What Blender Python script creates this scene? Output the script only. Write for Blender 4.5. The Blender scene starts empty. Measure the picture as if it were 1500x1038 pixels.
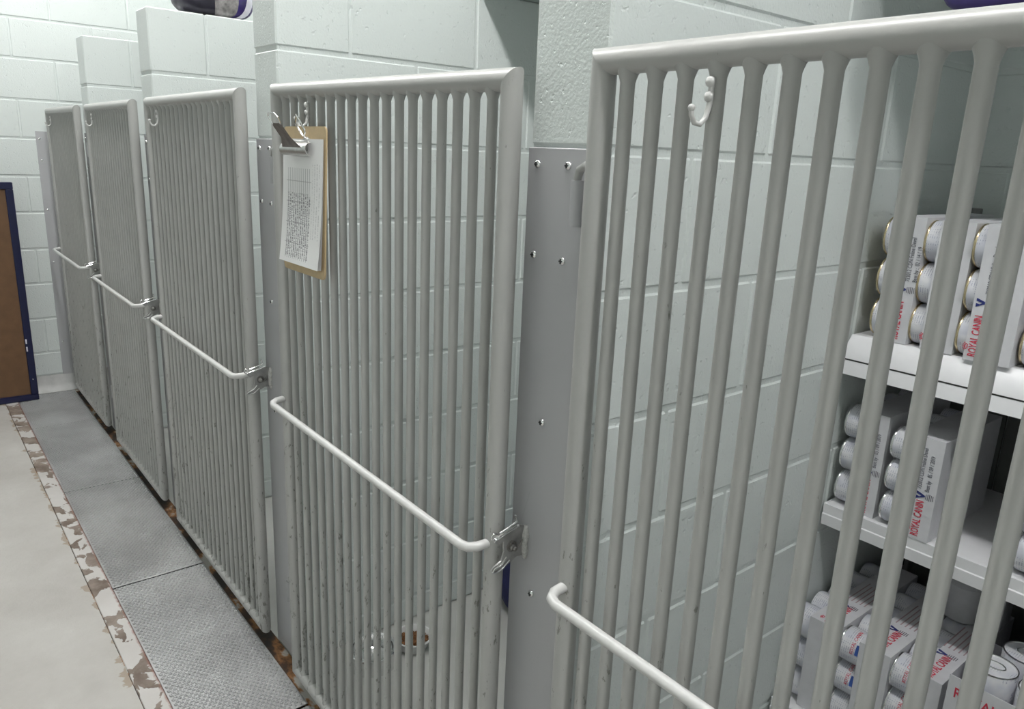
import bpy, math, random
from mathutils import Vector, Matrix
random.seed(7)
S = bpy.context.scene
COL = S.collection
PI = math.pi
EYE = 1.53                      # camera height above the corridor floor

# ------------------------------------------------------------------ camera
cam = bpy.data.cameras.new('camera')
camo = bpy.data.objects.new('camera', cam)
COL.objects.link(camo)
RX = ((0.62633, 0.22567, -0.74618), (0.77845, -0.13011, 0.61407), (0.04149, -0.96548, -0.25717))
M = Matrix.Identity(4)
for i in range(3):
    M[i][0] = RX[i][0]; M[i][1] = -RX[i][1]; M[i][2] = -RX[i][2]
M[2][3] = EYE
camo.matrix_world = M
cam.sensor_width = 36; cam.lens = 26.505; cam.clip_start = 0.02
S.camera = camo

# ------------------------------------------------------------------ world, exposure
W = bpy.data.worlds.new('world'); S.world = W; W.use_nodes = True
W.node_tree.nodes['Background'].inputs[0].default_value = (0.8, 0.9, 1.0, 1)
W.node_tree.nodes['Background'].inputs[1].default_value = 0.05
vs = S.view_settings
vs.view_transform = 'Standard'; vs.look = 'None'; vs.gamma = 1.0; vs.use_curve_mapping = False
vs.exposure = 0.0
LAMP = 44.0                     # emission of the tube diffusers
LAMP_COL = (1.0, 0.995, 0.985)

# ------------------------------------------------------------------ materials
MAT = {}
def _new(name):
    m = bpy.data.materials.new(name); m.use_nodes = True
    nt = m.node_tree
    return m, nt, nt.nodes['Principled BSDF']
def N(nt, t, **kw):
    n = nt.nodes.new(t)
    for k, v in kw.items(): setattr(n, k, v)
    return n
def L(nt, a, b): nt.links.new(a, b)
def pos(nt, scale=(1, 1, 1), obj=False):
    if obj: src = N(nt, 'ShaderNodeTexCoord').outputs['Object']
    else: src = N(nt, 'ShaderNodeNewGeometry').outputs['Position']
    mp = N(nt, 'ShaderNodeMapping'); mp.inputs['Scale'].default_value = scale
    L(nt, src, mp.inputs['Vector'])
    return mp.outputs[0]
def noise(nt, vec, scale, detail=3, rough=0.55, dist=0.0):
    n = N(nt, 'ShaderNodeTexNoise'); n.inputs['Scale'].default_value = scale
    n.inputs['Detail'].default_value = detail; n.inputs['Roughness'].default_value = rough
    n.inputs['Distortion'].default_value = dist
    L(nt, vec, n.inputs['Vector']); return n.outputs[0]
def ramp(nt, fac, stops, interp='LINEAR'):
    r = N(nt, 'ShaderNodeValToRGB'); e = r.color_ramp.elements; r.color_ramp.interpolation = interp
    e[0].position = stops[0][0]; e[0].color = (*stops[0][1], 1)
    e[1].position = stops[1][0]; e[1].color = (*stops[1][1], 1)
    for p, c in stops[2:]:
        x = e.new(p); x.color = (*c, 1)
    L(nt, fac, r.inputs[0]); return r.outputs[0]
def mix(nt, fac, a, b):
    m = N(nt, 'ShaderNodeMix', data_type='RGBA')
    if isinstance(fac, float): m.inputs[0].default_value = fac
    else: L(nt, fac, m.inputs[0])
    for v, i in ((a, 6), (b, 7)):
        if isinstance(v, tuple): m.inputs[i].default_value = (*v, 1)
        else: L(nt, v, m.inputs[i])
    return m.outputs[2]
def bump(nt, bs, h, strength, dist):
    b = N(nt, 'ShaderNodeBump'); b.inputs['Strength'].default_value = strength
    b.inputs['Distance'].default_value = dist
    L(nt, h, b.inputs['Height']); L(nt, b.outputs[0], bs.inputs['Normal'])
def mth(nt, op, a, b=0.0, c=None):
    m = N(nt, 'ShaderNodeMath', operation=op)
    for i, v in enumerate((a, b, c)):
        if v is None: continue
        if isinstance(v, (int, float)): m.inputs[i].default_value = v
        else: L(nt, v, m.inputs[i])
    return m.outputs[0]
G1 = ((0, (0, 0, 0)), (1, (1, 1, 1)))
def plain(name, col, rough=0.5, metal=0.0, var=0.06, scale=30, bmp=0.0, spec=0.5):
    m, nt, bs = _new(name)
    n = noise(nt, pos(nt), scale, 3)
    lo = tuple(max(0, c * (1 - var)) for c in col); hi = tuple(min(1, c * (1 + var)) for c in col)
    L(nt, ramp(nt, n, ((0.3, lo), (0.7, hi))), bs.inputs['Base Color'])
    bs.inputs['Roughness'].default_value = rough; bs.inputs['Metallic'].default_value = metal
    bs.inputs['Specular IOR Level'].default_value = spec
    if bmp: bump(nt, bs, noise(nt, pos(nt), scale * 8, 3), bmp, 0.002)
    MAT[name] = m; return m
def block_paint(name, col):
    m, nt, bs = _new(name)
    p = pos(nt)
    n = noise(nt, p, 2.2, 3)
    L(nt, ramp(nt, n, ((0.3, tuple(c * 0.96 for c in col)), (0.7, col))), bs.inputs['Base Color'])
    bs.inputs['Roughness'].default_value = 0.42
    fine = noise(nt, p, 170, 4, 0.6)
    pit = ramp(nt, noise(nt, p, 75, 2, 0.5), ((0.27, (0, 0, 0)), (0.36, (1, 1, 1))))
    h = mth(nt, 'ADD', mth(nt, 'MULTIPLY', fine, 0.7), mth(nt, 'MULTIPLY', pit, 0.8))
    bump(nt, bs, h, 0.45, 0.004)
    MAT[name] = m
block_paint('block_paint', (0.690, 0.735, 0.720))
block_paint('mortar_paint', (0.690, 0.735, 0.720))
def bar_paint(name, col, dirt=0.66):
    m, nt, bs = _new(name)
    p = pos(nt)
    base = ramp(nt, noise(nt, p, 9, 3), ((0.3, tuple(c * 0.94 for c in col)), (0.7, col)))
    sp = noise(nt, pos(nt, (1, 1, 0.35)), 95, 4, 0.7)
    zone = noise(nt, pos(nt, (1, 1, 0.5)), 5, 2)
    sx = N(nt, 'ShaderNodeSeparateXYZ'); L(nt, N(nt, 'ShaderNodeNewGeometry').outputs['Position'], sx.inputs[0])
    low = N(nt, 'ShaderNodeMapRange'); low.inputs[1].default_value = 1.25; low.inputs[2].default_value = 0.2
    low.inputs[3].default_value = -0.05; low.inputs[4].default_value = 0.06; L(nt, sx.outputs[2], low.inputs[0])
    k = mth(nt, 'ADD', mth(nt, 'ADD', sp, mth(nt, 'MULTIPLY', zone, 0.25)), low.outputs[0])
    mask = ramp(nt, k, ((dirt + 0.11, (0, 0, 0)), (dirt + 0.17, (0.75, 0.75, 0.75))))
    L(nt, mix(nt, mask, base, (0.12, 0.12, 0.10)), bs.inputs['Base Color'])
    bs.inputs['Roughness'].default_value = 0.33
    bump(nt, bs, noise(nt, p, 160, 2), 0.06, 0.002)
    MAT[name] = m
bar_paint('gate_paint', (0.405, 0.405, 0.392))
plain('rod_paint', (0.56, 0.56, 0.55), 0.28, var=0.05, scale=60)
def plate_paint():
    m, nt, bs = _new('plate_paint')
    col = (0.44, 0.44, 0.455)
    base = ramp(nt, noise(nt, pos(nt), 5, 4), ((0.3, tuple(c * 0.93 for c in col)), (0.75, col)))
    v = N(nt, 'ShaderNodeTexVoronoi', feature='DISTANCE_TO_EDGE'); v.inputs['Scale'].default_value = 9
    w = noise(nt, pos(nt), 6, 3)
    mp = N(nt, 'ShaderNodeMapping'); mp.inputs['Scale'].default_value = (1, 1, 0.45)
    L(nt, N(nt, 'ShaderNodeNewGeometry').outputs['Position'], mp.inputs[0]); L(nt, mp.outputs[0], v.inputs['Vector'])
    line = ramp(nt, v.outputs['Distance'], ((0.0, (1, 1, 1)), (0.006, (0, 0, 0))))
    msk = ramp(nt, w, ((0.56, (0, 0, 0)), (0.62, (0.35, 0.35, 0.35))))
    L(nt, mix(nt, mth(nt, 'MULTIPLY', line, msk), base, (0.25, 0.25, 0.25)), bs.inputs['Base Color'])
    bs.inputs['Roughness'].default_value = 0.38
    MAT['plate_paint'] = m
plate_paint()
plain('steel', (0.62, 0.62, 0.61), 0.28, 1.0, 0.12, 80)
plain('bright_steel', (0.82, 0.82, 0.82), 0.16, 1.0, 0.05, 80)
plain('latch_steel', (0.40, 0.395, 0.39), 0.42, 0.75, 0.15, 60)
plain('dark_steel', (0.28, 0.27, 0.26), 0.35, 1.0, 0.2, 60)
plain('recess_black', (0.03, 0.03, 0.03), 0.6)
plain('weld', (0.60, 0.60, 0.58), 0.5, 0.0, 0.2, 200, 0.6)
def tread():
    m, nt, bs = _new('tread_plate')
    p = pos(nt)
    n = noise(nt, pos(nt, (1, 1, 1)), 3.2, 4, 0.6)
    L(nt, ramp(nt, n, ((0.35, (0.40, 0.40, 0.402)), (0.65, (0.53, 0.53, 0.533)))), bs.inputs['Base Color'])
    bs.inputs['Metallic'].default_value = 0.45; bs.inputs['Roughness'].default_value = 0.36
    bump(nt, bs, noise(nt, p, 300, 2), 0.08, 0.002)
    MAT['tread_plate'] = m
tread()
def floor_paint():
    m, nt, bs = _new('floor_paint')
    p = pos(nt)
    c = ramp(nt, noise(nt, p, 2.5, 5, 0.65), ((0.3, (0.40, 0.38, 0.355)), (0.7, (0.51, 0.495, 0.47))))
    sp = ramp(nt, noise(nt, p, 120, 3, 0.7), ((0.70, (0, 0, 0)), (0.76, (0.5, 0.5, 0.5))))
    c = mix(nt, sp, c, (0.30, 0.27, 0.23))
    sx = N(nt, 'ShaderNodeSeparateXYZ'); L(nt, N(nt, 'ShaderNodeNewGeometry').outputs['Position'], sx.inputs[0])
    near = N(nt, 'ShaderNodeMapRange'); near.inputs[1].default_value = 0.31; near.inputs[2].default_value = 0.362
    near.inputs[3].default_value = -0.30; near.inputs[4].default_value = 0.0; L(nt, sx.outputs[1], near.inputs[0])
    st = mth(nt, 'ADD', noise(nt, pos(nt), 12, 4, 0.6, 0.4), near.outputs[0])
    c = mix(nt, ramp(nt, st, ((0.50, (0, 0, 0)), (0.53, (0.8, 0.8, 0.8)))), c, (0.30, 0.235, 0.17))
    L(nt, c, bs.inputs['Base Color'])
    bs.inputs['Roughness'].default_value = 0.6
    bump(nt, bs, noise(nt, p, 55, 6, 0.7), 0.5, 0.006)
    MAT['floor_paint'] = m
floor_paint()
def chipped():
    m, nt, bs = _new('chipped_paint')
    p = pos(nt)
    a = noise(nt, pos(nt, (1, 1.2, 1)), 9.5, 4, 0.55, 0.4)
    chip = ramp(nt, a, ((0.535, (0, 0, 0)), (0.548, (1, 1, 1))))
    paint = ramp(nt, noise(nt, p, 5, 4), ((0.3, (0.47, 0.45, 0.43)), (0.7, (0.55, 0.53, 0.515))))
    under = ramp(nt, noise(nt, p, 14, 4), ((0.35, (0.13, 0.095, 0.075)), (0.65, (0.27, 0.225, 0.19))))
    c = mix(nt, chip, paint, under)
    sx = N(nt, 'ShaderNodeSeparateXYZ'); L(nt, N(nt, 'ShaderNodeNewGeometry').outputs['Position'], sx.inputs[0])
    wob = mth(nt, 'ADD', sx.outputs[1], mth(nt, 'MULTIPLY', mth(nt, 'SUBTRACT', noise(nt, p, 40, 3), 0.5), 0.016))
    red = ramp(nt, wob, ((0.420, (0, 0, 0)), (0.424, (0.9, 0.9, 0.9))))
    c = mix(nt, red, c, (0.22, 0.075, 0.05))
    L(nt, c, bs.inputs['Base Color']); bs.inputs['Roughness'].default_value = 0.62
    bump(nt, bs, mth(nt, 'SUBTRACT', noise(nt, p, 60, 4), mth(nt, 'MULTIPLY', chip, 0.8)), 0.4, 0.003)
    MAT['chipped_paint'] = m
chipped()
def rust():
    m, nt, bs = _new('rusty_angle')
    p = pos(nt)
    c = ramp(nt, noise(nt, pos(nt, (0.6, 1, 1)), 11, 4, 0.6), ((0.42, (0.025, 0.02, 0.017)), (0.50, (0.07, 0.035, 0.02)), (0.56, (0.30, 0.14, 0.05)), (0.60, (0.42, 0.40, 0.37))))
    L(nt, c, bs.inputs['Base Color']); bs.inputs['Roughness'].default_value = 0.75
    bump(nt, bs, noise(nt, p, 90, 4), 0.5, 0.003)
    MAT['rusty_angle'] = m
rust()
plain('kennel_floor', (0.52, 0.52, 0.50), 0.4, var=0.06, scale=6, bmp=0.1)
plain('ceiling_white', (0.80, 0.80, 0.78), 0.8, var=0.02)
plain('room_wall', (0.690, 0.735, 0.720), 0.6, var=0.03, scale=3)
plain('base_cove', (0.47, 0.47, 0.46), 0.55, var=0.1, scale=14, bmp=0.2)
plain('shelf_white', (0.80, 0.80, 0.82), 0.32, var=0.02)
plain('shelf_back', (0.20, 0.21, 0.20), 0.5)
plain('shelf_grey', (0.26, 0.26, 0.26), 0.45)
plain('carton', (0.64, 0.64, 0.67), 0.45, var=0.04, scale=40)
plain('carton_grey', (0.50, 0.50, 0.52), 0.5, var=0.05, scale=40)
def can_label():
    m, nt, bs = _new('can_label')
    p = pos(nt, (1, 1, 1), True)
    base = ramp(nt, noise(nt, p, 25, 2), ((0.4, (0.60, 0.61, 0.68)), (0.6, (0.72, 0.72, 0.75))))
    sp = N(nt, 'ShaderNodeSeparateXYZ'); L(nt, p, sp.inputs[0])
    st = mth(nt, 'FRACT', mth(nt, 'MULTIPLY', sp.outputs[0], 230.0))
    ln = mth(nt, 'LESS_THAN', st, 0.35)
    br = mth(nt, 'GREATER_THAN', noise(nt, pos(nt, (9, 90, 90), True), 4, 2), 0.5)
    zone = mth(nt, 'GREATER_THAN', noise(nt, p, 14, 1), 0.52)
    k = mth(nt, 'MULTIPLY', mth(nt, 'MULTIPLY', mth(nt, 'MULTIPLY', ln, br), zone), 0.55)
    L(nt, mix(nt, k, base, (0.22, 0.24, 0.36)), bs.inputs['Base Color'])
    bs.inputs['Roughness'].default_value = 0.25
    MAT['can_label'] = m
can_label()
plain('gold_rim', (0.66, 0.55, 0.36), 0.25, 1.0)
plain('print_red', (0.62, 0.045, 0.085), 0.5)
plain('print_navy', (0.02, 0.03, 0.17), 0.5)
plain('print_grey', (0.13, 0.13, 0.16), 0.5)
plain('print_faint', (0.42, 0.30, 0.32), 0.5)
plain('print_blue', (0.04, 0.10, 0.38), 0.5)
plain('print_green', (0.10, 0.30, 0.20), 0.5)
plain('hardboard', (0.50, 0.38, 0.22), 0.5, var=0.08, scale=50)
plain('hardboard_edge', (0.30, 0.19, 0.12), 0.6, var=0.1, scale=50)
def paper():
    m, nt, bs = _new('printed_sheet')
    p = pos(nt, (1, 1, 1), True)
    s = N(nt, 'ShaderNodeSeparateXYZ'); L(nt, p, s.inputs[0])
    x, z = s.outputs[0], s.outputs[2]           # sheet: x 0..0.195, z -0.28..0
    def band(v, lo, hi): return mth(nt, 'MULTIPLY', mth(nt, 'GREATER_THAN', v, lo), mth(nt, 'LESS_THAN', v, hi))
    thin = mth(nt, 'LESS_THAN', mth(nt, 'FRACT', mth(nt, 'MULTIPLY', x, 100.0)), 0.16)
    t1 = mth(nt, 'MULTIPLY', mth(nt, 'MULTIPLY', thin, band(x, 0.022, 0.150)), band(z, -0.262, -0.062))
    dash = mth(nt, 'GREATER_THAN', noise(nt, pos(nt, (60, 1, 420), True), 1.0, 3), 0.50)
    col = mth(nt, 'LESS_THAN', mth(nt, 'FRACT', mth(nt, 'MULTIPLY', x, 100.0)), 0.62)
    t2 = mth(nt, 'MULTIPLY', mth(nt, 'MULTIPLY', mth(nt, 'MULTIPLY', dash, col), band(x, 0.026, 0.148)), band(z, -0.258, -0.115))
    t3 = mth(nt, 'MULTIPLY', mth(nt, 'MULTIPLY', dash, mth(nt, 'LESS_THAN', mth(nt, 'FRACT', mth(nt, 'MULTIPLY', x, 85.0)), 0.35)), mth(nt, 'MULTIPLY', band(x, 0.155, 0.192), band(z, -0.21, -0.05)))
    t4 = mth(nt, 'MULTIPLY', mth(nt, 'LESS_THAN', mth(nt, 'FRACT', mth(nt, 'MULTIPLY', z, 22.0)), 0.04), mth(nt, 'MULTIPLY', band(x, 0.022, 0.150), band(z, -0.262, -0.062)))
    k = mth(nt, 'MAXIMUM', mth(nt, 'MULTIPLY', t1, 0.75), mth(nt, 'MAXIMUM', mth(nt, 'MULTIPLY', t2, 0.8), mth(nt, 'MAXIMUM', mth(nt, 'MULTIPLY', t3, 0.35), mth(nt, 'MULTIPLY', t4, 0.4))))
    L(nt, mix(nt, k, (0.78, 0.78, 0.78), (0.10, 0.10, 0.12)), bs.inputs['Base Color'])
    bs.inputs['Roughness'].default_value = 0.7
    MAT['printed_sheet'] = m
paper()
plain('board_brown', (0.135, 0.070, 0.032), 0.55, var=0.12, scale=18)
plain('board_navy', (0.008, 0.010, 0.045), 0.3, var=0.1)
plain('bowl_white', (0.80, 0.80, 0.80), 0.2, var=0.02)
plain('kibble', (0.20, 0.085, 0.03), 0.7, var=0.35, scale=120)
plain('navy_fabric', (0.010, 0.012, 0.065), 0.85, var=0.2, scale=60)
plain('bag_black', (0.018, 0.015, 0.028), 0.3, var=0.3, scale=40)
plain('bag_silver', (0.30, 0.28, 0.28), 0.25, 0.3, var=0.45, scale=45)
plain('bag_white', (0.72, 0.70, 0.78), 0.3, var=0.08, scale=40)
plain('bag_purple', (0.035, 0.02, 0.13), 0.3, var=0.2, scale=40)
plain('black_plastic', (0.02, 0.022, 0.025), 0.25, var=0.3, scale=30)
plain('loft_paint', (0.62, 0.68, 0.65), 0.6, var=0.04, scale=8)
def lamp_mat():
    m, nt, bs = _new('lamp_diffuser')
    bs.inputs['Emission Color'].default_value = (*LAMP_COL, 1); bs.inputs['Emission Strength'].default_value = LAMP
    MAT['lamp_diffuser'] = m
lamp_mat()

# ------------------------------------------------------------------ mesh helpers
class MB:
    def __init__(s): s.v = []; s.f = []
    def add(s, vs, fs):
        o = len(s.v); s.v += [tuple(v) for v in vs]; s.f += [tuple(i + o for i in f) for f in fs]; return s
    def box(s, a, b):
        (x0, y0, z0), (x1, y1, z1) = a, b
        return s.add([(x0, y0, z0), (x1, y0, z0), (x1, y1, z0), (x0, y1, z0), (x0, y0, z1), (x1, y0, z1), (x1, y1, z1), (x0, y1, z1)],
                     [(0, 3, 2, 1), (4, 5, 6, 7), (0, 1, 5, 4), (1, 2, 6, 5), (2, 3, 7, 6), (3, 0, 4, 7)])
    def cbox(s, a, b, c):
        """box with chamfered edges"""
        vs = []; idx = {}
        for i in range(3):
            for sx in (0, 1):
                for sy in (0, 1):
                    for sz in (0, 1):
                        p = []
                        for k, sg in enumerate((sx, sy, sz)):
                            e = (a[k], b[k])[sg]
                            if k != i: e += c if sg == 0 else -c
                            p.append(e)
                        idx[(i, sx, sy, sz)] = len(vs); vs.append(p)
        fs = []
        for i in range(3):
            j, k = [q for q in range(3) if q != i]
            for sg in (0, 1):
                q = []
                for u, w in ((0, 0), (1, 0), (1, 1), (0, 1)):
                    t = [0, 0, 0]; t[i] = sg; t[j] = u; t[k] = w; q.append(idx[(i, *t)])
                fs.append(q)
        for i in range(3):      # edges along axis i
            j, k = [q for q in range(3) if q != i]
            for u in (0, 1):
                for w in (0, 1):
                    t0 = [0, 0, 0]; t0[j] = u; t0[k] = w; t1 = list(t0); t1[i] = 1
                    fs.append([idx[(j, *t0)], idx[(j, *t1)], idx[(k, *t1)], idx[(k, *t0)]])
        for sx in (0, 1):
            for sy in (0, 1):
                for sz in (0, 1): fs.append([idx[(i, sx, sy, sz)] for i in range(3)])
        cen = [(a[q] + b[q]) / 2 for q in range(3)]
        out = []
        for f in fs:
            p = [Vector(vs[i]) for i in f]; n = (p[1] - p[0]).cross(p[2] - p[0])
            if n.dot(sum(p, Vector()) / len(p) - Vector(cen)) < 0: f = f[::-1]
            out.append(f)
        return s.add(vs, out)
    def tube(s, pts, r, seg=12, caps=True, closed=False):
        pts = [Vector(p) for p in pts]; n = len(pts)
        rs = r if isinstance(r, (list, tuple)) else [r] * n
        t0 = (pts[1] - pts[0]).normalized()
        up = Vector((0, 0, 1)) if abs(t0.z) < 0.9 else Vector((1, 0, 0))
        x = t0.cross(up).normalized(); vs = []
        for i, p in enumerate(pts):
            a = pts[(i - 1) % n] if (i or closed) else pts[0]; b = pts[(i + 1) % n] if (i < n - 1 or closed) else pts[-1]
            t = (b - a).normalized()
            x = (x - t * x.dot(t)).normalized(); y = t.cross(x)
            for k in range(seg):
                q = 2 * PI * k / seg; vs.append(p + (x * math.cos(q) + y * math.sin(q)) * rs[i])
        fs = []
        for i in range(n if closed else n - 1):
            i2 = (i + 1) % n
            for k in range(seg):
                k2 = (k + 1) % seg; fs.append((i * seg + k, i * seg + k2, i2 * seg + k2, i2 * seg + k))
        if caps and not closed: fs += [tuple(range(seg))[::-1], tuple((n - 1) * seg + k for k in range(seg))]
        return s.add(vs, fs)
    def lathe(s, prof, seg=24, origin=(0, 0, 0), axis='z'):
        vs = []; fs = []; o = Vector(origin)
        for r, h in prof:
            for k in range(seg):
                q = 2 * PI * k / seg; c, d = r * math.cos(q), r * math.sin(q)
                vs.append(o + Vector({'z': (c, d, h), 'x': (h, c, d), 'y': (d, h, c)}[axis]))
        for i in range(len(prof) - 1):
            for k in range(seg):
                k2 = (k + 1) % seg; fs.append((i * seg + k, i * seg + k2, (i + 1) * seg + k2, (i + 1) * seg + k))
        if prof[0][0] > 1e-6: fs.append(tuple(range(seg))[::-1])
        if prof[-1][0] > 1e-6: fs.append(tuple((len(prof) - 1) * seg + k for k in range(seg)))
        return s.add(vs, fs)
    def prism(s, poly, y0, y1):
        """polygon in x,z (counter-clockwise seen from -y) given thickness along y"""
        n = len(poly)
        vs = [(x, y0, z) for x, z in poly] + [(x, y1, z) for x, z in poly]
        fs = [tuple(range(n)), tuple(range(2 * n - 1, n - 1, -1))]
        fs += [(i, i + n, (i + 1) % n + n, (i + 1) % n) for i in range(n)]
        return s.add(vs, fs)
    def mesh(s, name, mat, ang=38):
        me = bpy.data.meshes.new(name); me.from_pydata(s.v, [], s.f); me.validate()
        me.materials.append(MAT[mat])
        me.polygons.foreach_set('use_smooth', [True] * len(me.polygons))
        me.set_sharp_from_angle(angle=math.radians(ang)); me.update()
        return me
    def build(s, name, mat, parent=None, loc=(0, 0, 0), ang=38): return place(s.mesh(name, mat, ang), name, parent, loc)
def place(me, name, parent=None, loc=(0, 0, 0)):
    o = bpy.data.objects.new(name, me); COL.objects.link(o); o.location = loc
    if parent: o.parent = parent
    return o
def tag(o, label, cat, group=None):
    o['label'] = label; o['category'] = cat
    if group: o['group'] = group
    return o
def struct(o, label=None):
    o['kind'] = 'structure'
    if label: o['label'] = label
    return o
def empty(name, loc):
    o = bpy.data.objects.new(name, None); COL.objects.link(o); o.location = loc; o.empty_display_size = 0.05; return o
_tx = {}
def text_mesh(txt, size, mat, sx=0.8, bold=0.0):
    key = (txt, size, mat, sx, bold)
    if key in _tx: return _tx[key]
    c = bpy.data.curves.new('lettering', 'FONT'); c.body = txt; c.size = size; c.resolution_u = 2; c.offset = bold
    c.extrude = 0.0002
    o = bpy.data.objects.new('lettering', c); COL.objects.link(o)
    bpy.context.view_layer.update()
    me = bpy.data.meshes.new_from_object(o.evaluated_get(bpy.context.evaluated_depsgraph_get()))
    bpy.data.objects.remove(o); bpy.data.curves.remove(c)
    for v in me.vertices: v.co.x *= sx
    me.materials.clear(); me.materials.append(MAT[mat])
    _tx[key] = me; return me
def text(txt, size, mat, parent, origin, ux, uy, name='lettering', sx=0.8, bold=0.0):
    me = text_mesh(txt, size, mat, sx, bold)
    o = bpy.data.objects.new(name, me); COL.objects.link(o); o.parent = parent
    ux = Vector(ux); uy = Vector(uy); uz = ux.cross(uy); m = Matrix.Identity(4)
    for i in range(3): m[i][0] = ux[i]; m[i][1] = uy[i]; m[i][2] = uz[i]; m[i][3] = origin[i]
    o.matrix_local = m; return o

# ------------------------------------------------------------------ the setting
YW = 0.787       # front of the partition ends
YG = 0.745       # centre plane of the gates
YB = 2.05        # kennel back wall
XF = -5.22       # far wall
XR = 3.60; YO = -2.20; ZC = 3.30
struct(MB().box((XF - 0.2, YO, -0.12), (XR, 0.3615, 0)).build('floor', 'floor_paint'))
struct(MB().box((XF, 0.3615, -0.12), (XR, 0.364, -0.002)).build('floor_joint', 'rusty_angle'))
struct(MB().cbox((XF, 0.364, -0.12), (XR, 0.426, 0.001), 0.002).build('floor_border', 'chipped_paint'))
struct(MB().box((XF, 0.426, -0.14), (XR, 0.737, -0.07)).build('floor_trench', 'recess_black'))
struct(MB().cbox((XF, 0.7375, -0.14), (XR, 0.783, -0.004), 0.002).build('trim_1', 'rusty_angle'))
struct(MB().box((XF, 0.783, -0.14), (XR, YB, -0.008)).build('floor_kennel', 'kennel_floor'))
struct(MB().box((XF - 0.2, YO, ZC), (XR, YB + 0.2, ZC + 0.1)).build('ceiling', 'ceiling_white'))
struct(MB().box((XF - 0.2, YO - 0.1, 0), (XR + 0.1, YO, ZC)).build('wall_opposite', 'room_wall'))
struct(MB().box((XR, YO, 0), (XR + 0.1, YB + 0.2, ZC)).build('wall_near', 'room_wall'))
struct(MB().box((XF, 0.426, -0.07), (-5.165, 0.737, -0.001)).build('floor_patch', 'base_cove'))

_bm = {}
def block(parent, size, lo, ch=0.0042):
    k = tuple(round(v, 3) for v in size)
    if k not in _bm: _bm[k] = MB().cbox((0, 0, 0), k, ch).mesh('block', 'block_paint', 20)
    return place(_bm[k], 'block', parent, lo)
def block_wall(name, axis, t0, t1, u0, u1, zs, first_half, joint=0.009, vj=0.0055, bl=0.406, inset=0.0035, top_inset=True, lead=0.0):
    """axis 'y': wall runs along y with thickness t0..t1 in x; axis 'x': runs along x, thickness in y"""
    g = inset
    a = (t0 + g, u0 + g, zs[0]) if axis == 'y' else (u0 + g, t0 + g, zs[0])
    b = (t1 - g, u1 - g, zs[-1] - g) if axis == 'y' else (u1 - g, t1 - g, zs[-1] - g)
    core = struct(MB().box(a, b).build(name, 'mortar_paint'))
    for i in range(len(zs) - 1):
        z0, z1 = zs[i], zs[i + 1]
        u = u0 - lead; half = (i + first_half) % 2
        if half: u -= bl / 2
        while u < u1 - 0.02:
            s0 = max(u, u0); s1 = min(u + bl, u1)
            if s1 - s0 > 0.03:
                e0 = s0 if s0 == u0 else s0 + vj / 2; e1 = s1 if s1 == u1 else s1 - vj / 2
                h = z1 - z0 - joint if i < len(zs) - 2 else z1 - z0 - joint / 2
                if axis == 'y': block(core, (t1 - t0, e1 - e0, h), (t0, e0, z0 + joint / 2))
                else: block(core, (e1 - e0, t1 - t0, h), (e0, t0, z0 + joint / 2))
            u += bl
    return core
ZP = [-0.005, 0.08, 0.29, 0.50, 0.71, 0.917, 1.12, 1.33, 1.54, 1.76, 1.98]
PART = [(-4.345, -4.200), (-3.215, -3.070), (-2.070, -1.922), (-0.932, -0.775), (0.205, 0.355)]
for i, (a, b) in enumerate(PART):
    block_wall('wall_partition_%d' % (i + 1), 'y', a, b, YW, YB, ZP, 0)
ZB = ZP + [2.19, 2.40, 2.61, 2.82, 3.03, 3.30]
block_wall('wall_back', 'x', YB + 0.001, YB + 0.15, XF, XR, ZB, 0, lead=0.13)
ZF = [0.095, 0.24, 0.45, 0.665, 0.87, 1.083, 1.29, 1.50, 1.71, 1.93, 2.14, 2.35, 2.56, 2.77, 2.98, 3.30]
block_wall('wall_far', 'y', XF - 0.15, XF, YO, YB, ZF, 1, lead=0.02)
struct(MB().prism([(XF, 0.0), (XF + 0.055, 0.0), (XF + 0.03, 0.012), (XF + 0.012, 0.04), (XF + 0.004, 0.095), (XF, 0.095)], YO, 0.426).build('baseboard_far', 'base_cove'))
struct(MB().prism([(XF, 0.0), (XF + 0.055, 0.0), (XF + 0.03, 0.012), (XF + 0.012, 0.04), (XF + 0.004, 0.095), (XF, 0.095)], 0.426, YB).build('baseboard_far.001', 'base_cove'))

# storage platform laid across the partitions
tag(MB().cbox((XF + 0.005, 1.40, 1.981), (0.36, YB - 0.005, 2.006), 0.003).build('storage_platform', 'loft_paint'),
    'pale painted storage platform lying across the tops of the kennel partitions', 'platform')

# ceiling lamps
def ceiling_lamp(x, y, label):
    r = tag(empty('ceiling_light', (x, y, ZC)), label, 'ceiling light', 'fluorescent lamps on the ceiling')
    MB().cbox((-0.62, -0.09, -0.05), (0.62, 0.09, 0), 0.006).build('housing', 'ceiling_white', r)
    MB().box((-0.60, -0.075, -0.085), (0.60, 0.075, -0.052)).build('diffuser', 'lamp_diffuser', r)
for x in (-4.45, -2.75, -1.05, 0.65, 2.35):
    ceiling_lamp(x, 0.58, 'fluorescent strip light on the ceiling above the kennel gates, out of view')

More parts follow.
